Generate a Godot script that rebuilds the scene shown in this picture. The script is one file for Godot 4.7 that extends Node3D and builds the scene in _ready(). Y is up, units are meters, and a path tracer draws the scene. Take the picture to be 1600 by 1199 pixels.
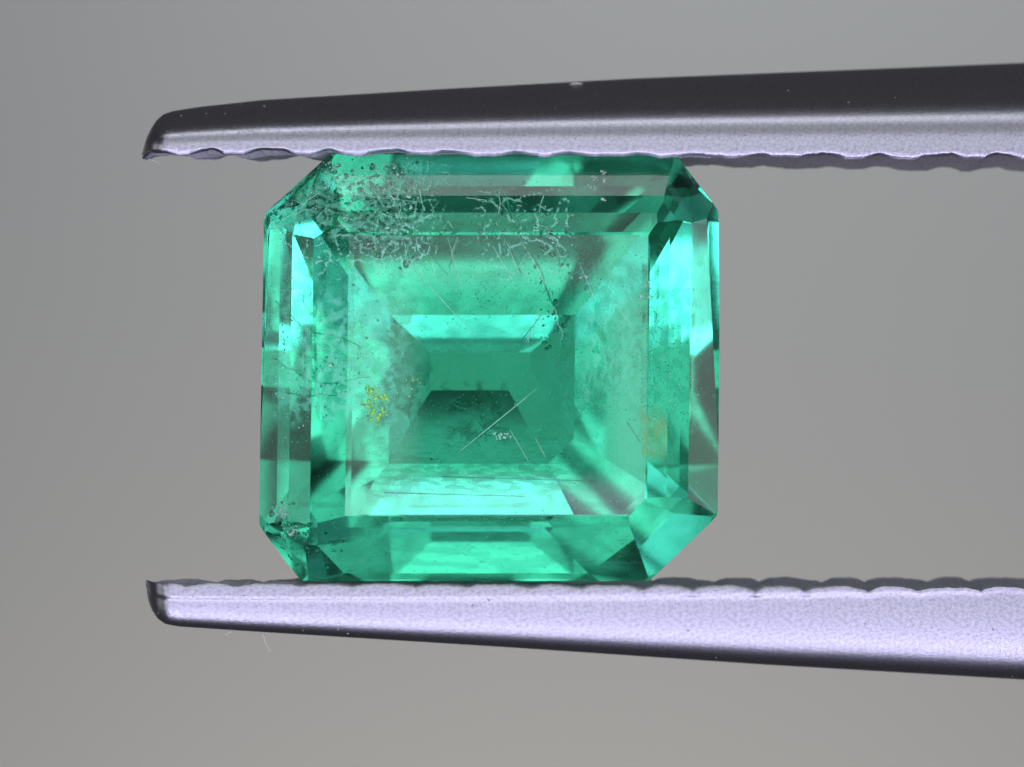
extends Node3D
# A step-cut emerald held in fine-tipped tweezers, seen through a macro lens. All lengths below are millimetres, turned to metres by MM.

const MM := 0.001
const EYE := 60.0          # distance from the lens to the girdle plane
const PX := 0.00972        # millimetres per picture unit at the girdle plane

var rng := RandomNumberGenerator.new()
var stone: Node3D
var stone_base := Vector3.ZERO
var stone_planes: Array = []


# ---------------------------------------------------------------- helpers
func mm(x: float, y: float, z: float) -> Vector3:
	return Vector3(x, y, z) * MM


func spot(u: float, v: float, z := 0.0) -> Vector3:      # millimetres, on the plane at depth z
	var k := (EYE - z) / EYE
	return Vector3((u - 800.0) * PX * k, (599.5 - v) * PX * k, z)


func under(u: float, v: float, deep: float) -> Vector3:
	# the point DEEP millimetres below the surface of the stone, along the line of sight bent by the facet it enters through; kept inside the stone
	var from := Vector3(0, 0, EYE)
	var d := (spot(u, v) - from).normalized()
	var t := -INF
	var n := Vector3.BACK
	for q in stone_planes:
		var dn: float = q.n.dot(d)
		if dn < 0.0 and (q.d - q.n.dot(from)) / dn > t:
			t = (q.d - q.n.dot(from)) / dn
			n = q.n
	var ci := -d.dot(n)
	var r := d / 1.575 + n * (ci / 1.575 - sqrt(1.0 - (1.0 - ci * ci) / (1.575 * 1.575)))
	var start := from + d * t
	var most := INF
	for q in stone_planes:
		var rn: float = q.n.dot(r)
		if rn > 0.0:
			most = minf(most, (q.d - q.n.dot(start)) / rn)
	return start + r * minf(deep, most * 0.85)


func srgb(r: float, g: float, b: float) -> Color:
	return Color(r, g, b).linear_to_srgb()


func tag(o: Node, label := "", category := "", group := "", kind := "") -> void:
	for pair in [["label", label], ["category", category], ["group", group], ["kind", kind]]:
		if pair[1]:
			o.set_meta(pair[0], pair[1])


func part(called: String, mesh: Mesh, material: Material, parent: Node, at := Vector3.ZERO) -> MeshInstance3D:
	var o := MeshInstance3D.new()
	o.name = called
	o.mesh = mesh
	o.material_override = material
	o.position = at
	parent.add_child(o, true)
	return o


func lamp(called: String, at: Vector3, towards: Vector3, size: Vector2, radiance: float, color: Color) -> void:
	var l := AreaLight3D.new()
	l.name = called
	l.area_size = size * MM
	l.area_normalize_energy = false
	l.light_energy = radiance / PI
	l.light_color = color
	l.shadow_enabled = true
	l.transform = Transform3D(Basis.looking_at(towards - at, Vector3.UP if absf((towards - at).normalized().y) < 0.98 else Vector3.BACK), at * MM)
	add_child(l)


func noise_texture(seed_: int, frequency: float, octaves: int, as_normal: bool, bump := 8.0, ramp: Gradient = null, kind := FastNoiseLite.TYPE_SIMPLEX_SMOOTH) -> NoiseTexture2D:
	var n := FastNoiseLite.new()
	n.seed = seed_
	n.noise_type = kind
	n.frequency = frequency
	n.fractal_octaves = octaves
	var t := NoiseTexture2D.new()
	t.width = 512
	t.height = 512
	t.seamless = true
	t.noise = n
	t.as_normal_map = as_normal
	t.bump_strength = bump
	if ramp:
		t.color_ramp = ramp
	return t


func ramp(stops: Array) -> Gradient:
	var g := Gradient.new()
	var offsets := PackedFloat32Array()
	var colors := PackedColorArray()
	for s in stops:
		offsets.append(s[0])
		colors.append(s[1])
	g.offsets = offsets
	g.colors = colors
	return g


# ---------------------------------------------------------------- materials
func gem_glass(color: Color, index: float) -> StandardMaterial3D:
	var m := StandardMaterial3D.new()
	m.transparency = BaseMaterial3D.TRANSPARENCY_ALPHA
	m.refraction_enabled = true
	m.refraction_scale = (index - 1.0) / 10.0
	m.albedo_color = Color(color, 0.0)
	m.roughness = 0.0
	m.metallic_specular = 0.5
	return m


func veil_material(color: Color, seed_: int, most: float, least := 0.0, fineness := 0.03, threads := false, mirror := 0.0) -> StandardMaterial3D:
	# a cloud of matter with a ragged outline: its thickness is the picture's alpha
	var n := FastNoiseLite.new()
	n.seed = seed_
	n.frequency = fineness
	n.fractal_octaves = 5
	if threads:
		n.fractal_type = FastNoiseLite.FRACTAL_RIDGED
		n.fractal_octaves = 3
	var size := 256
	var im := Image.create_empty(size, size, false, Image.FORMAT_RGBA8)
	for j in size:
		for i in size:
			var t := n.get_noise_2d(i, j) * 1.4 + 0.5
			if threads:
				t = smoothstep(0.35, 0.95, n.get_noise_2d(i, j))
			var wobble := n.get_noise_2d(i * 0.5 + 400, j * 0.5) * 0.28
			var edge := minf(minf(i, size - 1 - i), minf(j, size - 1 - j)) / (size * 0.5)
			var rim := smoothstep(0.02, 0.42, edge + wobble * smoothstep(0.0, 0.15, edge))
			im.set_pixel(i, j, Color(1, 1, 1, clampf(lerpf(least, most, smoothstep(0.1, 0.9, t)) * rim, 0.0, 1.0)))
	var m := StandardMaterial3D.new()
	m.transparency = BaseMaterial3D.TRANSPARENCY_ALPHA
	m.albedo_color = color
	m.albedo_texture = ImageTexture.create_from_image(im)
	m.texture_repeat = false
	m.roughness = 0.5
	m.metallic = mirror
	m.cull_mode = BaseMaterial3D.CULL_DISABLED
	return m


func dull(color: Color, rough := 0.6, back := Color.BLACK) -> StandardMaterial3D:
	var m := StandardMaterial3D.new()
	m.albedo_color = color
	m.roughness = rough
	if back != Color.BLACK:
		m.backlight_enabled = true
		m.backlight = back
	return m


func steel(seed_: int) -> StandardMaterial3D:
	var m := StandardMaterial3D.new()
	m.albedo_color = srgb(0.54, 0.535, 0.62)
	m.albedo_texture = noise_texture(seed_ + 3, 0.02, 4, false, 1.0, ramp([[0.0, Color(0.80, 0.80, 0.80)], [0.5, Color(0.93, 0.93, 0.93)], [1.0, Color(1, 1, 1)]]))
	m.metallic = 1.0
	m.roughness = 0.28
	m.normal_enabled = true
	m.normal_texture = noise_texture(seed_, 0.06, 3, true, 5.0)
	m.normal_scale = 0.5
	m.uv1_triplanar = true
	m.uv1_scale = Vector3(1200, 1500, 1500)
	return m


# ---------------------------------------------------------------- shapes
func clip(poly: Array, n: Vector3, d: float) -> Array:
	var out := []
	for i in poly.size():
		var a: Vector3 = poly[i]
		var b: Vector3 = poly[(i + 1) % poly.size()]
		var da := n.dot(a) - d
		var db := n.dot(b) - d
		if da <= 0.0:
			out.append(a)
		if (da < 0.0 and db > 0.0) or (da > 0.0 and db < 0.0):
			out.append(a + (b - a) * (da / (da - db)))
	return out


func facet_polygon(planes: Array, k: int) -> Array:
	var n: Vector3 = planes[k].n
	var u := n.cross(Vector3(0.31, 0.83, 0.46)).normalized()
	var v := n.cross(u)
	var c := n * float(planes[k].d)
	var poly := [c + u * 20 + v * 20, c - u * 20 + v * 20, c - u * 20 - v * 20, c + u * 20 - v * 20]
	for j in planes.size():
		if j != k:
			poly = clip(poly, planes[j].n, planes[j].d)
			if poly.size() < 3:
				return []
	var clean := []
	for p in poly:
		if clean.is_empty() or p.distance_to(clean[-1]) > 0.0005:
			clean.append(p)
	if clean.size() > 1 and clean[0].distance_to(clean[-1]) < 0.0005:
		clean.pop_back()
	return clean if clean.size() >= 3 else []


func fan(st: SurfaceTool, poly: Array, n: Vector3, shift: Vector3) -> void:
	for i in range(1, poly.size() - 1):
		var a: Vector3 = poly[0]
		var b: Vector3 = poly[i]
		var c: Vector3 = poly[i + 1]
		if (b - a).cross(c - a).dot(n) > 0.0:
			var t := b
			b = c
			c = t
		for p in [a, b, c]:
			st.set_normal(n)
			st.add_vertex((p - shift) * MM)


func begin() -> SurfaceTool:
	var st := SurfaceTool.new()
	st.begin(Mesh.PRIMITIVE_TRIANGLES)
	return st


func tri(st: SurfaceTool, a: Vector3, b: Vector3, c: Vector3, out: Vector3) -> void:   # millimetres; OUT points away from the solid
	if (b - a).cross(c - a).dot(out) > 0.0:
		var t := b
		b = c
		c = t
	for p in [a, b, c]:
		st.add_vertex(p * MM)


func flake(st: SurfaceTool, at: Vector3, normal: Vector3, size: float, thick: float, hollow: bool, sides := 7, stretch := 1.0, ragged := 0.35) -> void:
	# a thin lens with a ragged rim; a hollow one is a gas-filled crack, whose walls face inwards
	var n := normal.normalized()
	var u := n.cross(Vector3(0.2, 0.9, 0.37)).normalized()
	var turn := rng.randf() * TAU
	u = u.rotated(n, turn)
	var v := n.cross(u)
	var rim := []
	for i in sides:
		var a := TAU * i / sides
		var r := size * (1.0 + rng.randf_range(-ragged, ragged))
		rim.append(at + u * cos(a) * r * stretch + v * sin(a) * r + n * rng.randf_range(-0.12, 0.12) * size)
	var way := -1.0 if hollow else 1.0
	var top := at + n * thick * size
	var low := at - n * thick * size
	for i in sides:
		tri(st, rim[i], rim[(i + 1) % sides], top, n * way)
		tri(st, rim[i], rim[(i + 1) % sides], low, -n * way)


func thread(st: SurfaceTool, path: Array, r0: float, r1: float, sides := 5, way := 1.0) -> void:
	for i in path.size() - 1:
		var a: Vector3 = path[i]
		var b: Vector3 = path[i + 1]
		var d := (b - a).normalized()
		var u := d.cross(Vector3(0.1, 0.2, 0.97)).normalized()
		var v := d.cross(u)
		var ra := lerpf(r0, r1, float(i) / (path.size() - 1))
		var rb := lerpf(r0, r1, float(i + 1) / (path.size() - 1))
		for k in sides:
			var p := u * cos(TAU * k / sides) + v * sin(TAU * k / sides)
			var q := u * cos(TAU * (k + 1) / sides) + v * sin(TAU * (k + 1) / sides)
			tri(st, a + p * ra, a + q * ra, b + p * rb, (p + q) * way)
			tri(st, a + q * ra, b + q * rb, b + p * rb, (p + q) * way)
			if i == 0:
				tri(st, a, a + p * ra, a + q * ra, -d * way)
			if i == path.size() - 2:
				tri(st, b, b + p * rb, b + q * rb, d * way)


func wander(from: Vector3, to: Vector3, steps: int, swing: float) -> Array:
	var out := []
	var off := Vector3.ZERO
	for i in steps + 1:
		var t := float(i) / steps
		out.append(from.lerp(to, t) + off * sin(t * PI))
		off += Vector3(rng.randfn() * swing, rng.randfn() * swing, rng.randfn() * swing)
	return out


func close(st: SurfaceTool) -> ArrayMesh:
	st.generate_normals()
	return st.commit()


# ---------------------------------------------------------------- the stone
func build_stone() -> void:
	var rim := [[515, 241], [1055, 241], [1127, 335], [1121, 806], [1015, 908], [468, 908], [405, 822], [412, 335]]
	var side := ["T", "TR", "R", "BR", "B", "BL", "L", "TL"]
	# every step: how far in from the girdle (picture units) and how high above or below it (millimetres)
	var crown := {
		"T": [[68, 0.632], [95.2, 0.825], [127.7, 0.95]], "R": [[48.7, 0.545], [82.8, 0.772], [115, 0.95]], "B": [[86.4, 0.816], [105.5, 0.95]], "L": [[48.6, 0.585], [83, 0.844], [142, 0.95]],
		"TR": [[63.6, 0.698], [101.9, 0.95]], "BR": [[61, 0.607], [100.8, 0.95]], "BL": [[67, 0.816], [93, 0.95]], "TL": [[81, 0.806], [99, 0.95]],
	}
	var steps := [1.336, 2.7, 3.196]
	var pavilion := {
		"T": [102.9, 249, 308], "R": [106.2, 223.3, 294.7], "B": [55.4, 180, 297.7], "L": [86.8, 196.3, 259],
		"TR": [60.2, 211.9, 344], "BR": [105.3, 238.8, 367.2], "BL": [86.1, 207, 339], "TL": [76.1, 193, 332.6],
	}
	var half := 0.06
	var planes := []
	for i in 8:
		var a := spot(rim[i][0], rim[i][1])
		var b := spot(rim[(i + 1) % 8][0], rim[(i + 1) % 8][1])
		var t := (b - a).normalized()
		var n := Vector3(-t.y, t.x, 0)
		var d := n.dot(a)
		planes.append({"n": n, "d": d, "called": "girdle_facet"})
		var last_in := 0.0
		var last_up := half
		for s in crown[side[i]]:
			planes.append(step_plane(n, d, last_in, last_up, s[0] * PX, s[1], 1.0, "crown_facet"))
			last_in = s[0] * PX
			last_up = s[1]
		# worn arris between the table and the step below it
		var slope: Vector3 = planes[-1].n
		var soft := (slope + Vector3(0, 0, 1)).normalized()
		var corner := n * (d - last_in) + Vector3(0, 0, last_up)
		planes.append({"n": soft, "d": soft.dot(corner) - 0.004, "called": "worn_table_edge"})
		last_in = 0.0
		last_up = half
		for k in 3:
			planes.append(step_plane(n, d, last_in, last_up, pavilion[side[i]][k] * PX, steps[k], -1.0, "pavilion_facet"))
			last_in = pavilion[side[i]][k] * PX
			last_up = steps[k]
	planes.append({"n": Vector3(0, 0, 1), "d": 0.95, "called": "table_facet"})
	planes.append({"n": Vector3(0, 0, -1), "d": steps[2], "called": "culet_facet"})
	# chips knocked off the girdle and the corners
	for c in [[515, 243, -0.5, 0.8, 0.5, 0.03], [413, 336, -0.9, 0.3, 0.35, 0.05], [1126, 338, 0.9, 0.35, 0.4, 0.04], [1057, 243, 0.4, 0.8, 0.5, 0.03], [406, 822, -0.9, -0.35, 0.5, 0.05], [1119, 807, 0.85, -0.5, 0.3, 0.03], [470, 906, -0.6, -0.75, 0.6, 0.05], [1016, 906, 0.5, -0.8, 0.4, 0.03], [440, 865, -0.7, -0.6, 0.62, 0.03], [470, 285, -0.62, 0.7, 0.5, 0.02], [409, 560, -1, 0.03, 0.45, 0.015], [1123, 600, 1, 0.02, 0.5, 0.02]]:
		var n := Vector3(c[2], c[3], c[4]).normalized()
		planes.append({"n": n, "d": n.dot(spot(c[0], c[1], half)) - c[5], "called": "chip"})
	stone_planes = planes

	stone = Node3D.new()
	stone.name = "emerald"
	stone_base = Vector3(-0.6, -3.02, 0)
	stone.position = stone_base * MM
	tag(stone, "green step-cut emerald with cut corners gripped between the two tweezer arms", "gemstone")
	add_child(stone)
	var glass := gem_glass(srgb(0.085, 0.99, 0.56), 1.575)
	var wavy: StandardMaterial3D = glass.duplicate()       # the back facets were polished less evenly
	wavy.roughness = 0.08
	wavy.normal_enabled = true
	wavy.normal_texture = noise_texture(71, 0.006, 2, true, 6.0)
	wavy.normal_scale = 0.012
	wavy.uv1_triplanar = true
	wavy.uv1_scale = Vector3.ONE * 300.0
	for k in planes.size():
		var poly := facet_polygon(planes, k)
		if poly.is_empty():
			continue
		var st := begin()
		fan(st, poly, planes[k].n, stone_base)
		part(planes[k].called, st.commit(), wavy if planes[k].called == "pavilion_facet" else glass, stone)


func step_plane(n: Vector3, d: float, in0: float, up0: float, in1: float, up1: float, way: float, called: String) -> Dictionary:
	var v := Vector3(n.x * (up1 - up0), n.y * (up1 - up0), way * (in1 - in0)).normalized()
	return {"n": v, "d": v.dot(n * (d - in0) + Vector3(0, 0, way * up0)), "called": called}


func within(p: Vector3, margin: float) -> bool:
	for q in stone_planes:
		if q.n.dot(p) > q.d - margin:
			return false
	return true


# ---------------------------------------------------------------- the tweezers
func curve(table: Array, x: float) -> float:
	if x <= table[0][0]:
		return table[0][1]
	for i in table.size() - 1:
		if x <= table[i + 1][0]:
			return lerpf(table[i][1], table[i + 1][1], (x - table[i][0]) / (table[i + 1][0] - table[i][0]))
	return table[-1][1]


func arm(parent: Node3D, base: Vector3, up: float, inner: Array, outer: Array, tilts: Array, tip: float, wave_at: float, pitch: float, material: Material, grip_steel: Material, crease := Vector2.ZERO) -> MeshInstance3D:
	# lofted along x; UP is +1 for the arm above the stone and -1 for the one below. TILTS: how far the front turns outwards, by the share of the way from the inner edge to the outer.
	var rows := []
	var u := tip
	while u < 3200.0:
		rows.append(u)
		u += 1.5 if u < tip + 30 else (5.0 if u < 1700 else 40.0)
	var cuts := 44
	var body := begin()
	var grip := begin()
	var rings := []
	for row in rows:
		var s: float = row
		var yi := curve(inner, s)
		var yo := curve(outer, s)
		var y0 := absf(spot(0, yi).y)
		var y1 := absf(spot(0, yo).y)
		var x := spot(s, 0).x
		var k := clampf((s - tip) / 46.0, 0.0, 1.0)
		var round_in := 1.0 - sqrt(1.0 - (1.0 - k) * (1.0 - k))
		var front := 0.34 - 0.9 * round_in
		var back := lerpf(-0.9, -2.9, clampf((s - tip) / 1380.0, 0.0, 1.0)) + 0.5 * round_in
		# the outer edge lies behind the girdle plane: find how far, so that the arm is as tall as it should be there
		var fall := 0.0
		for c in cuts:
			fall += minf(tan(deg_to_rad(curve(tilts, (c + 1.0) / cuts))), 8.0) / cuts
		var h := y1 - y0
		for again in 3:
			h = y1 * (EYE - front + fall * h) / EYE - y0
		var ring := []
		var z := front
		for c in cuts + 1:
			var share := float(c) / cuts
			var lean := curve(tilts, share)
			if crease.x > 0.0:           # the blunt ridge where the grip was ground
				var off := (share - lerpf(crease.x, crease.y, clampf((s - 250.0) / 1350.0, 0.0, 1.0))) / 0.055
				lean += 20.0 * exp(-off * off)
			var tilt := deg_to_rad(lean)
			if c:
				z -= minf(tan(tilt), 8.0) * h / cuts
			z = minf(z, front + 0.05)
			var y := y0 + h * share
			# the grooves of the grip run on round the front edge
			var ease := clampf(1.0 - share / 0.16, 0.0, 1.0)
			y += groove(s, wave_at, pitch) * ease * clampf((s - tip) / 14.0, 0.0, 1.0)
			ring.append(Vector3(x, y * up, z))
		# the back, hidden from the lens
		ring.append(Vector3(x, (y0 + h * 0.98) * up, minf(z - 0.1, back + 0.1)))
		ring.append(Vector3(x, (y0 + h * 0.5) * up, back))
		rings.append([ring, Vector3(x, (y0 + groove(s, wave_at + 31.0, pitch) * clampf((s - tip) / 14.0, 0.0, 1.0)) * up, back)])
	for i in rings.size() - 1:
		var a: Array = rings[i][0]
		var b: Array = rings[i + 1][0]
		var mid := Vector3(a[0].x, (a[0].y + a[cuts].y) / 2, -1.2)
		for c in a.size() - 1:
			quad(body, a[c], a[c + 1], b[c + 1], b[c], mid, base)
		quad(body, a[-1], rings[i][1], rings[i + 1][1], b[-1], mid, base)
		# the serrated inner face: V-shaped cuts run along it as well as across it
		var n := 14
		for c in n:
			var strip := []
			for e in [[i, c], [i, c + 1], [i + 1, c + 1], [i + 1, c]]:
				var edge: Vector3 = rings[e[0]][0][0]
				strip.append(edge.lerp(rings[e[0]][1], float(e[1]) / n) + Vector3(0, 0.11 * up if e[1] % 2 else 0.0, 0))
			quad(grip, strip[0], strip[1], strip[2], strip[3], mid, base)
	# tip cap
	var first: Array = rings[0][0].duplicate()
	first.append(rings[0][1])
	var middle := Vector3.ZERO
	for p in first:
		middle += p / first.size()
	for i in first.size():
		tri(body, first[i] - base, first[(i + 1) % first.size()] - base, middle - base, Vector3(-1, 0, 0))
	body.index()
	grip.index()
	var dust := begin()
	for i in 70:
		var ring: Array = rings[rng.randi_range(4, rings.size() - 30)][0]
		var c := rng.randi_range(8, cuts - 2)
		var across: Vector3 = ring[c + 1] - ring[c - 1]
		var out := Vector3(0, -across.z, across.y) * up
		flake(dust, ring[c] - base + out.normalized() * 0.003, out, 0.005 + 0.013 * pow(rng.randf(), 3.0), 0.3, false, 6, rng.randf_range(0.6, 2.0))
	var o := part("arm", close(body), material, parent)
	part("serrated_grip", close(grip), grip_steel, o)
	tag(part("dust", close(dust), dull(srgb(0.62, 0.60, 0.58), 0.8), o), "", "", "", "stuff")
	return o


func groove(s: float, at: float, pitch: float) -> float:
	# hammered teeth: flat lands and rounded bites of uneven depth and length
	var x := (s - at) / pitch + 0.09 * sin(s * 0.037) + 0.05 * sin(s * 0.11)
	var k := floorf(x)
	var depth := 0.72 + 0.28 * sin(k * 12.9898 + at)
	var split := 0.25 * maxf(0.0, sin(k * 4.1 + at * 0.7))
	var w := x - k
	var bite := (pow(0.5 + 0.5 * cos(w * TAU), 1.2) if at > 450.0 else 1.0 - pow(absf(sin(w * PI)), 0.75)) * depth + split * pow(0.5 + 0.5 * cos((w - 0.5) * TAU), 4.0)
	return (bite + 0.06 * sin(s * 0.53) * sin(s * 0.29)) * 0.095


func quad(st: SurfaceTool, a: Vector3, b: Vector3, c: Vector3, d: Vector3, from: Vector3, base: Vector3) -> void:
	var out := (a + b + c + d) / 4 - from
	if (c - a).cross(d - b).dot(out) > 0.0:
		var t := b
		b = d
		d = t
	for p in [a, b, c, a, c, d]:
		st.set_smooth_group(0)
		st.add_vertex((p - base) * MM)


func fibre(path: Array, z: float, radius: float, label: String) -> void:
	var st := begin()
	var at := spot(path[0][0], path[0][1], z)
	var points := []
	for p in path:
		points.append(spot(p[0], p[1], z + rng.randf_range(-0.02, 0.02)) - at)
	thread(st, points, radius, radius * 0.6)
	var o := part("lint_fibre", close(st), dull(srgb(0.8, 0.78, 0.76), 0.7), self, at * MM)
	tag(o, label, "lint", "lint fibres clinging to the tweezers")


func build_fibres() -> void:
	fibre([[890, 133], [897, 130], [908, 131], [918, 135], [927, 136], [934, 141]], -1.75, 0.015, "curled white lint fibre lying across the top edge of the upper tweezer arm")
	fibre([[352, 992], [357, 990], [362, 987]], -0.6, 0.012, "tiny white lint speck under the lower tweezer arm near its tip")
	fibre([[409, 984], [413, 1000], [418, 1012], [422, 1019]], -0.6, 0.008, "faint grey lint fibre hanging below the lower tweezer arm")
	fibre([[232, 248], [241, 252], [252, 256]], 0.1, 0.006, "very fine lint fibre under the tip of the upper tweezer arm")


func build_tweezers() -> void:
	var t := Node3D.new()
	t.name = "tweezers"
	var base := Vector3(7.8, 0, -1.2)
	t.position = base * MM
	tag(t, "satin steel gem tweezers with serrated tips closed on the emerald", "tweezers")
	add_child(t)
	var worn := steel(15)      # the unpolished teeth
	worn.roughness = 0.6
	var a := arm(t, base, 1.0, [[218, 246], [600, 246], [1000, 249], [1600, 254], [3200, 268]], [[218, 243], [219, 230], [222, 215], [228, 200], [236, 187], [246, 178], [262, 173], [300, 167], [400, 156], [700, 138], [1000, 122], [1600, 99], [3200, 40]],
		[[0, -40], [0.08, -24], [0.2, -8], [0.25, 8], [0.36, 32], [0.46, 56], [0.56, 67], [0.95, 77], [1.0, 84]], 218, 518, 95, steel(11), worn)
	tag(a, "upper tweezer arm, dark along its back")
	var b := arm(t, base, -1.0, [[224, 909], [600, 911], [1000, 912], [1600, 916], [3200, 928]], [[224, 912], [225, 925], [229, 940], [236, 955], [246, 968], [258, 976], [280, 980], [400, 988], [800, 1013], [1200, 1040], [1600, 1063], [3200, 1130]],
		[[0, -30], [0.05, -4], [0.2, 3], [0.4, 9], [0.6, 15], [0.76, 24], [0.88, 37], [0.96, 56], [1.0, 82]], 224, 381, 88, steel(12), worn, Vector2(0.36, 0.03))
	tag(b, "lower tweezer arm, bright along its front")


# ---------------------------------------------------------------- inclusions
func sheet(called: String, corners: Array, deep: Array, material: Material, bend := 0.05, cells := 24) -> MeshInstance3D:
	# a healed crack or painted veil: a bent film between four points
	var film := FastNoiseLite.new()
	film.seed = rng.randi() % 10000
	film.frequency = 0.16
	var st := begin()
	var grid := []
	var at := Vector3.ZERO
	var outside := minf(deep[0], deep[2]) < 0.0
	for j in cells + 1:
		for i in cells + 1:
			var u := float(i) / cells
			var v := float(j) / cells
			var spot_x := lerpf(lerpf(corners[0][0], corners[1][0], u), lerpf(corners[3][0], corners[2][0], u), v)
			var spot_y := lerpf(lerpf(corners[0][1], corners[1][1], u), lerpf(corners[3][1], corners[2][1], u), v)
			var depth := lerpf(lerpf(deep[0], deep[1], u), lerpf(deep[3], deep[2], u), v)
			if not outside:
				depth += film.get_noise_2d(i * 0.55, j * 0.55) * bend * 2.0
			var q := under(spot_x, spot_y, depth)
			at += q / ((cells + 1) * (cells + 1))
			grid.append([q, Vector2(u, v)])
	var margin := -0.012 if outside else 0.02
	for j in cells:
		for i in cells:
			var k := j * (cells + 1) + i
			if not (within(grid[k][0], margin) and within(grid[k + 1][0], margin) and within(grid[k + cells + 1][0], margin) and within(grid[k + cells + 2][0], margin)):
				continue
			for c in [k, k + 1, k + cells + 2, k, k + cells + 2, k + cells + 1]:
				st.set_uv(grid[c][1])
				st.add_vertex((grid[c][0] - at) * MM)
	return part(called, close(st), material, stone, (at - stone_base) * MM)


func crack_cloud(called: String, spots: Array, deep: Vector2, sizes: Vector2, count: int, lean: Vector3, loose: float, material: Material, hollow := true, thick := 0.07) -> void:
	# SPOTS: [u, v, spread across, spread down]
	var st := begin()
	for i in count:
		var q: Array = spots[i % spots.size()]
		var p := under(q[0] + rng.randfn(0, q[2]), q[1] + rng.randfn(0, q[3]), rng.randf_range(deep.x, deep.y))
		if within(p, -0.012 if deep.y < 0.0 else 0.07):
			var n := lean + Vector3(rng.randfn(), rng.randfn(), rng.randfn()) * loose
			flake(st, p - stone_base, n, minf(rng.randf_range(sizes.x, sizes.y), sizes.x + absf(rng.randfn()) * (sizes.y - sizes.x) * 0.5), thick, hollow, 7, rng.randf_range(0.6, 1.7))
	tag(part(called, close(st), material, stone), "", "", "", "stuff")


func strand(called: String, lines: Array, deep: float, r0: float, r1: float, swing: float, material: Material, twigs := 0, way := 1.0) -> void:
	var st := begin()
	for line in lines:
		var path := []
		for i in line.size() - 1:
			var a := under(line[i][0], line[i][1], deep)
			var b := under(line[i + 1][0], line[i + 1][1], deep)
			var steps := maxi(3, int(a.distance_to(b) / 0.09))
			var w := wander(a, b, steps if swing > 0.0 else 2, swing)
			path.append_array(w.slice(0 if i == 0 else 1))
		for i in path.size():
			path[i] -= stone_base
		thread(st, path, r0, r1, 5, way)
		for k in twigs:
			var p: Vector3 = path[rng.randi() % path.size()]
			var d := Vector3(rng.randfn(), rng.randfn() - 0.3, rng.randfn() * 0.4).normalized() * rng.randf_range(0.08, 0.28)
			if deep < 0.0:
				d = under(800 + (p.x + stone_base.x + d.x) / PX, 599.5 - (p.y + stone_base.y + d.y) / PX, deep) - stone_base - p
			if within(p + d + stone_base, -0.012 if deep < 0.0 else 0.05):
				thread(st, wander(p, p + d, 4, 0.02), r1, r1 * 0.5, 5, way)
	part(called, close(st), material, stone)


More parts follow.
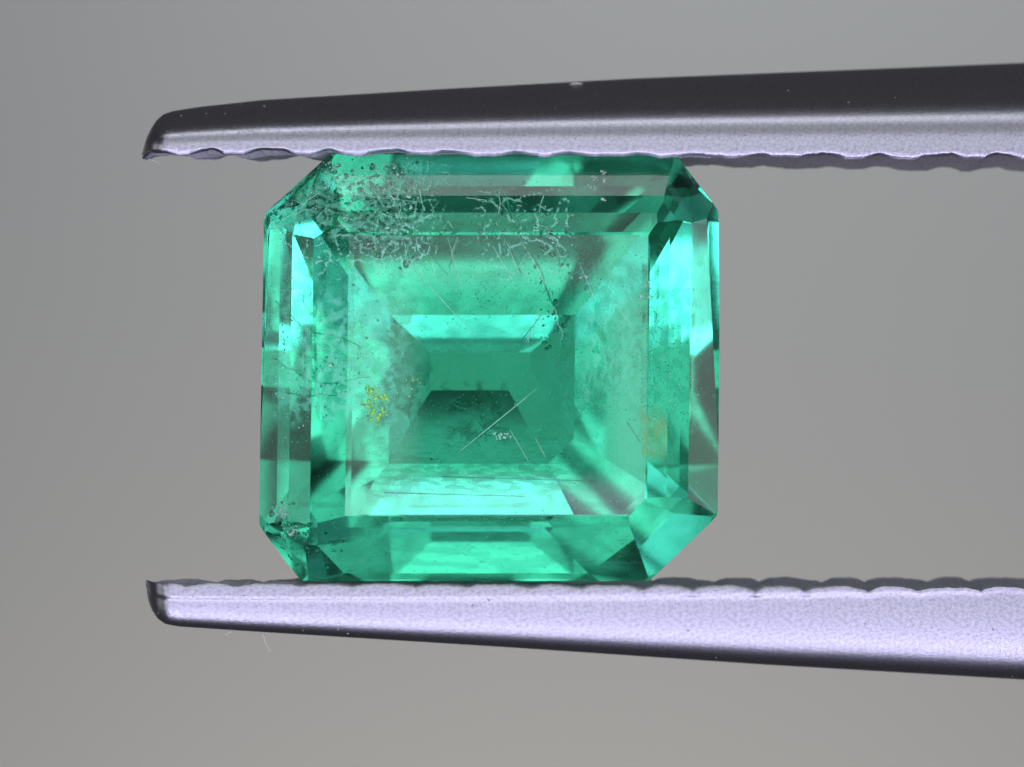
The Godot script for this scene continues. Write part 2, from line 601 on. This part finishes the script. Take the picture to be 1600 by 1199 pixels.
func build_inclusions() -> void:
	var crack := gem_glass(srgb(0.93, 1.0, 0.97), 1.575)
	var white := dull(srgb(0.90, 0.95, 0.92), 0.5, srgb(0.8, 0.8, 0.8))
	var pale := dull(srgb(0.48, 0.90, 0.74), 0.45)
	var dark := dull(srgb(0.02, 0.07, 0.05), 0.6)
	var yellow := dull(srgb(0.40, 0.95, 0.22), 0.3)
	# healed films, milky zones and a painted pale band
	var milk := veil_material(srgb(0.90, 0.99, 0.94), 41, 0.20, 0.02, 0.02, false, 0.5)
	var milk_fine := veil_material(srgb(0.90, 0.99, 0.94), 43, 0.42, 0.0, 0.04, false, 0.5)
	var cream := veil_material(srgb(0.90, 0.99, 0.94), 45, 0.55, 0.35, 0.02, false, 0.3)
	sheet("milky_zone", [[360, 200], [1180, 200], [1180, 950], [360, 950]], [1.3, 1.3, 1.3, 1.3], milk, 0.12)
	sheet("milky_zone", [[370, 350], [680, 380], [700, 690], [370, 680]], [0.9, 1.0, 1.3, 0.9], milk_fine, 0.12)
	sheet("milky_zone", [[570, 330], [960, 330], [920, 580], [600, 580]], [1.5, 1.5, 2.2, 2.2], milk, 0.12)
	sheet("milky_zone", [[860, 360], [1120, 380], [1120, 700], [860, 690]], [1.2, 0.7, 0.7, 1.4], milk_fine, 0.12)
	sheet("milky_zone", [[540, 670], [940, 680], [960, 790], [540, 790]], [1.9, 1.8, 1.5, 1.5], milk_fine, 0.1)
	sheet("milky_zone", [[560, 650], [900, 650], [930, 770], [540, 770]], [2.5, 2.5, 2.0, 2.0], milk_fine, 0.12)
	sheet("painted_glow_band", [[520, 806], [1010, 806], [1010, 925], [520, 925]], [0.3, 0.3, 0.12, 0.12], cream, 0.02)  # film painted pale for the light in the bottom crown
	# inner fractures and haze, laid on the facets as pale films to look bright
	var fracture_tint := srgb(0.36, 0.95, 0.72)
	var lint := veil_material(fracture_tint, 47, 0.6, 0.0, 0.03, true)
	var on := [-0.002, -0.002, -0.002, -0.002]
	sheet("lit_inner_veil", [[405, 240], [720, 240], [700, 450], [405, 450]], on, lint, 0.0)
	sheet("lit_inner_veil", [[578, 240], [682, 240], [690, 440], [570, 440]], on, veil_material(fracture_tint, 65, 0.8, 0.0, 0.02, true), 0.0)
	sheet("lit_inner_veil", [[430, 240], [660, 240], [650, 400], [420, 380]], on, veil_material(srgb(0.24, 0.92, 0.64), 67, 0.4, 0.0, 0.05), 0.0)
	sheet("lit_inner_veil", [[730, 280], [910, 280], [910, 450], [740, 450]], on, veil_material(fracture_tint, 69, 0.55, 0.0, 0.02, true), 0.0)
	sheet("lit_inner_veil", [[400, 430], [650, 440], [660, 680], [400, 680]], on, veil_material(srgb(0.22, 0.95, 0.66), 73, 0.44, 0.0, 0.05), 0.0)
	sheet("lit_inner_veil", [[900, 400], [1010, 400], [1010, 640], [900, 640]], on, veil_material(srgb(0.22, 0.95, 0.66), 75, 0.26, 0.0, 0.04), 0.0)
	sheet("olive_film", [[996, 630], [1044, 625], [1046, 745], [1000, 715]], on, veil_material(srgb(0.24, 0.46, 0.16), 53, 0.6, 0.2, 0.012), 0.0)
	# films within
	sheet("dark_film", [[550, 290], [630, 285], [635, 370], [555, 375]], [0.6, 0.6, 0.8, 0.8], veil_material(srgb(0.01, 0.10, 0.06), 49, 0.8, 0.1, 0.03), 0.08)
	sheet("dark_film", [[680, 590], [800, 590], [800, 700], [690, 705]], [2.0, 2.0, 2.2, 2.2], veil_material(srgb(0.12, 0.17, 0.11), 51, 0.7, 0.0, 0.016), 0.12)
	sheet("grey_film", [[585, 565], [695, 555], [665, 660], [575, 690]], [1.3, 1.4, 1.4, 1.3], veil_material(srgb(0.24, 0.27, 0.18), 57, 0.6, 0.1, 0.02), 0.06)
	# cracks: flat ones that scatter light, and gas-filled ones that mirror it
	var snow := dull(srgb(0.92, 0.98, 0.95), 0.4)      # open cracks mirror light like silver
	snow.metallic = 0.85
	crack_cloud("crack_nest", [[612, 300, 9, 34], [634, 340, 9, 40], [560, 290, 30, 22], [500, 310, 30, 20], [600, 380, 30, 16]], Vector2(0.05, 0.4), Vector2(0.012, 0.07), 300, Vector3(0.1, 0.1, 1), 0.45, snow, false, 0.05)
	crack_cloud("crack_nest", [[450, 530, 22, 60], [540, 560, 36, 40], [470, 610, 40, 14]], Vector2(0.1, 0.6), Vector2(0.008, 0.03), 90, Vector3(0.1, 0.1, 1), 0.45, snow, false, 0.05)
	crack_cloud("crack_nest", [[850, 375, 22, 18], [800, 330, 20, 30], [870, 500, 12, 30], [720, 375, 20, 12], [905, 420, 20, 16]], Vector2(0.1, 0.5), Vector2(0.01, 0.05), 130, Vector3(0.1, 0.1, 1), 0.45, snow, false, 0.05)
	crack_cloud("crack_nest", [[445, 800, 14, 20], [470, 850, 18, 18], [515, 845, 14, 18], [430, 330, 10, 12]], Vector2(0.06, 0.3), Vector2(0.012, 0.06), 70, Vector3(0, -0.2, 1), 0.45, snow, false, 0.05)
	crack_cloud("gas_crack", [[612, 300, 10, 34], [634, 340, 10, 40], [560, 290, 30, 22], [470, 850, 18, 18], [850, 375, 22, 18]], Vector2(0.1, 0.5), Vector2(0.02, 0.08), 44, Vector3(0.3, 0.3, 0.9), 0.5, crack)
	# dark crystals, chips, and a yellow glint painted as flakes on the table
	crack_cloud("yellow_glint", [[580, 634, 9, 12], [586, 650, 8, 5], [578, 612, 6, 5], [594, 620, 7, 7]], Vector2(-0.004, -0.001), Vector2(0.012, 0.05), 60, Vector3(0, 0, 1), 0.3, yellow, false, 0.1)  # iridescent glint of a fracture, painted as yellow flakes on the table
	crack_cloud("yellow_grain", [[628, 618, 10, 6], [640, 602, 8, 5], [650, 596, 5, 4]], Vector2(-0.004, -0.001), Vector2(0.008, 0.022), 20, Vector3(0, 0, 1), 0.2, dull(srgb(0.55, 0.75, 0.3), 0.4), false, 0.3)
	crack_cloud("dark_crystal", [[690, 712, 8, 6], [430, 318, 4, 4], [512, 852, 8, 12], [590, 335, 12, 10], [845, 440, 2, 6]], Vector2(0.35, 0.6), Vector2(0.01, 0.035), 20, Vector3(0, 0, 1), 0.8, dark, false, 0.4)
	crack_cloud("pale_chip", [[605, 275, 12, 12], [520, 262, 8, 6], [785, 682, 6, 3], [640, 300, 8, 34], [614, 330, 8, 40], [600, 380, 28, 14], [545, 300, 34, 24], [470, 310, 24, 14], [455, 830, 8, 6], [440, 800, 6, 6], [450, 560, 24, 60], [530, 580, 40, 40], [855, 370, 20, 18], [1045, 590, 22, 26], [1010, 455, 5, 10]], Vector2(-0.004, -0.001), Vector2(0.005, 0.026), 520, Vector3(0, 0, 1), 0.15, pale, false, 0.15)
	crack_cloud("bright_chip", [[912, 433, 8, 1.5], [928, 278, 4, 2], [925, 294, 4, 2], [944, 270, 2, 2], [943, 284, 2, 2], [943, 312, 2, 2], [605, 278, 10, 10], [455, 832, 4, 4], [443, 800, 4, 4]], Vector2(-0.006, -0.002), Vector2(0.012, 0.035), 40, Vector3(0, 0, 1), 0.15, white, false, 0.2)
	# hair-fine needles and branching fissures inside, scratches and pale lines on the facets
	strand("scratch", [[[540, 302], [652, 316]], [[728, 309], [760, 313]], [[797, 672], [826, 722]], [[836, 684], [852, 714]], [[718, 706], [838, 608]], [[735, 692], [822, 622]], [[700, 372], [722, 450]], [[632, 405], [742, 525]], [[770, 385], [802, 440]], [[905, 410], [930, 470]], [[960, 470], [985, 510]]], -0.002, 0.004, 0.003, 0.0, pale)
	strand("needle", [[[815, 532], [846, 492]], [[655, 380], [700, 430]], [[980, 660], [1000, 690]], [[1040, 655], [1052, 700]], [[690, 745], [930, 752]], [[600, 770], [820, 776]]], 0.5, 0.007, 0.005, 0.0, crack, 0, -1.0)
	strand("fissure", [[[785, 296], [800, 345], [826, 395], [850, 440], [866, 480], [880, 520], [872, 565]], [[850, 300], [838, 350], [862, 372], [874, 400]], [[778, 300], [778, 350], [790, 380], [815, 430]], [[690, 340], [712, 372], [706, 410]]], 0.25, 0.012, 0.007, 0.012, crack, 10, -1.0)
	strand("lit_fissure_line", [[[785, 296], [800, 345], [826, 395], [850, 440], [866, 480], [880, 520], [872, 565]], [[850, 305], [838, 350], [862, 372], [874, 400]], [[780, 300], [776, 350], [792, 380], [815, 430]], [[822, 535], [838, 500], [846, 488]], [[700, 345], [715, 372], [706, 400]]], -0.002, 0.005, 0.003, 0.014, pale, 7)  # the inner fissures copied onto the facets, pale so they look lit
	strand("lit_fissure_line", [[[618, 250], [622, 330], [614, 405]], [[640, 250], [634, 340], [640, 400]], [[600, 300], [560, 330], [545, 380]], [[500, 300], [470, 330], [440, 345]], [[655, 270], [660, 330], [650, 380]]], -0.002, 0.005, 0.003, 0.016, pale, 8)  # upper left fractures drawn on the facets, pale so they look lit
	strand("fissure", [[[430, 470], [480, 520], [560, 540]], [[430, 560], [500, 600], [580, 590]], [[420, 610], [470, 620], [540, 612]], [[740, 640], [780, 660], [800, 640]], [[700, 625], [730, 640], [760, 690]]], 0.6, 0.009, 0.006, 0.02, crack, 8, -1.0)
	# silk: fine grains all through the crystal, thicker in clouds
	var grain := SphereMesh.new()
	grain.radius = 0.5 * MM
	grain.height = 1.0 * MM
	grain.radial_segments = 5
	grain.rings = 3
	var places := []
	var clouds := [[500, 540, 60, 60, 0.9], [960, 540, 50, 80, 1.2], [1045, 590, 26, 40, 0.5], [700, 690, 90, 40, 2.0], [760, 440, 110, 40, 1.6], [570, 330, 70, 40, 0.5], [760, 860, 130, 24, 0.4], [760, 580, 200, 140, 1.5]]
	while places.size() < 4200:
		var c: Array = clouds[places.size() % clouds.size()]
		var p := under(c[0] + rng.randfn(0, c[2]), c[1] + rng.randfn(0, c[3]), absf(rng.randfn(c[4], 0.4)) + 0.05)
		if within(p, 0.04):
			var r := 0.004 + 0.009 * pow(rng.randf(), 3.0)
			places.append(Transform3D(Basis.from_scale(Vector3.ONE * r * 2.0), (p - stone_base) * MM))
	var mult := MultiMesh.new()
	mult.transform_format = MultiMesh.TRANSFORM_3D
	mult.mesh = grain
	mult.instance_count = places.size()
	for i in places.size():
		mult.set_instance_transform(i, places[i])
	var silk := MultiMeshInstance3D.new()
	silk.name = "silk_grains"
	silk.multimesh = mult
	silk.material_override = dull(srgb(0.85, 0.97, 0.90), 0.6)
	stone.add_child(silk, true)
	tag(silk, "", "", "", "stuff")


func _ready() -> void:
	rng.seed = 20
	# camera
	var cam := Camera3D.new()
	cam.name = "camera"
	cam.position = mm(0, 0, EYE)
	cam.fov = rad_to_deg(2.0 * atan(599.5 * PX / EYE))
	var lens := CameraAttributesPhysical.new()
	lens.frustum_focal_length = 12.0 / (599.5 * PX / EYE)
	lens.frustum_focus_distance = (EYE - 0.3) * MM
	lens.frustum_near = 0.005
	lens.frustum_far = 2.0
	lens.exposure_aperture = 130.0
	cam.attributes = lens
	cam.fov = rad_to_deg(2.0 * atan(599.5 * PX / EYE))
	cam.near = 0.005
	cam.far = 2.0
	cam.current = true
	add_child(cam)
	# the dim room
	var e := Environment.new()
	e.background_mode = Environment.BG_COLOR
	e.background_color = srgb(0.03, 0.03, 0.032)
	e.tonemap_mode = Environment.TONE_MAPPER_LINEAR
	e.tonemap_exposure = 1.4
	e.sdfgi_enabled = true
	e.ssao_enabled = true
	e.ssil_enabled = true
	var we := WorldEnvironment.new()
	we.name = "room_air"
	we.environment = e
	add_child(we)
	# lamps
	var white := Color(0.97, 0.98, 1.0)
	lamp("key_lamp", Vector3(19, -47, 50), Vector3.ZERO, Vector2(20, 18), 3.4, Color(0.90, 0.885, 1.0))
	lamp("key_lamp_left", Vector3(-17, -51, 46), Vector3.ZERO, Vector2(20, 18), 3.0, Color(0.90, 0.885, 1.0))
	lamp("low_lamp", Vector3(0, -46, 48), Vector3.ZERO, Vector2(110, 34), 1.0, Color(0.90, 0.885, 1.0))
	lamp("ring_top", Vector3(0, 15.5, 61), Vector3(0, 15.5, 0), Vector2(50, 25), 0.85, white)
	lamp("ring_bottom", Vector3(0, -19.5, 61), Vector3(0, -19.5, 0), Vector2(50, 17), 1.15, Color(0.90, 0.885, 1.0))
	lamp("ring_bottom_near", Vector3(0, -7, 61), Vector3(0, -7, 0), Vector2(50, 8), 2.2, Color(0.90, 0.885, 1.0))
	lamp("ring_left", Vector3(-14, 0, 61), Vector3(-14, 0, 0), Vector2(22, 5.6), 0.95, white)
	lamp("ring_right", Vector3(14, 0, 61), Vector3(14, 0, 0), Vector2(22, 5.6), 0.95, white)
	lamp("left_lamp", Vector3(-49, -10, 44), Vector3.ZERO, Vector2(34, 44), 0.9, white)
	lamp("far_left_lamp", Vector3(-76, 0, 6), Vector3.ZERO, Vector2(40, 50), 0.4, white)
	lamp("upper_left_lamp", Vector3(-28, 34, 52), Vector3.ZERO, Vector2(28, 26), 0.7, white)
	lamp("right_lamp", Vector3(42, 26, 48), Vector3.ZERO, Vector2(34, 34), 0.8, white)
	lamp("right_low_lamp", Vector3(50, -14, 46), Vector3.ZERO, Vector2(34, 34), 0.35, white)
	lamp("overhead_lamp", Vector3(0, 56, 40), Vector3.ZERO, Vector2(60, 40), 0.4, white)
	lamp("high_lamp", Vector3(0, 72, 4), Vector3.ZERO, Vector2(60, 26), 1.5, white)
	lamp("side_lamp", Vector3(74, 0, 0), Vector3.ZERO, Vector2(46, 40), 0.9, white)
	lamp("backdrop_lamp", Vector3(8, 34, -34), Vector3(8, 6, -60), Vector2(30, 14), 4.2, Color(0.95, 0.98, 1.0))
	lamp("backdrop_low_lamp", Vector3(1, -34, -34), Vector3(1, -8, -60), Vector2(36, 14), 4.5, Color(1.0, 0.96, 0.9))
	# the grey card behind
	var card := BoxMesh.new()
	card.size = Vector3(66, 44.4, 0.6) * MM
	var grey := dull(srgb(0.38, 0.386, 0.37), 0.9)
	grey.albedo_texture = noise_texture(91, 0.2, 2, false, 1.0, ramp([[0.0, Color(0.88, 0.88, 0.88)], [1.0, Color(1, 1, 1)]]))
	grey.uv1_triplanar = true
	grey.uv1_scale = Vector3.ONE * 230.0
	var bg := part("backdrop", card, grey, self, mm(-12, -7.8, -60.3))
	tag(bg, "plain out-of-focus grey card behind the stone and tweezers", "backdrop", "", "structure")

	build_stone()
	build_tweezers()
	build_inclusions()
	build_fibres()
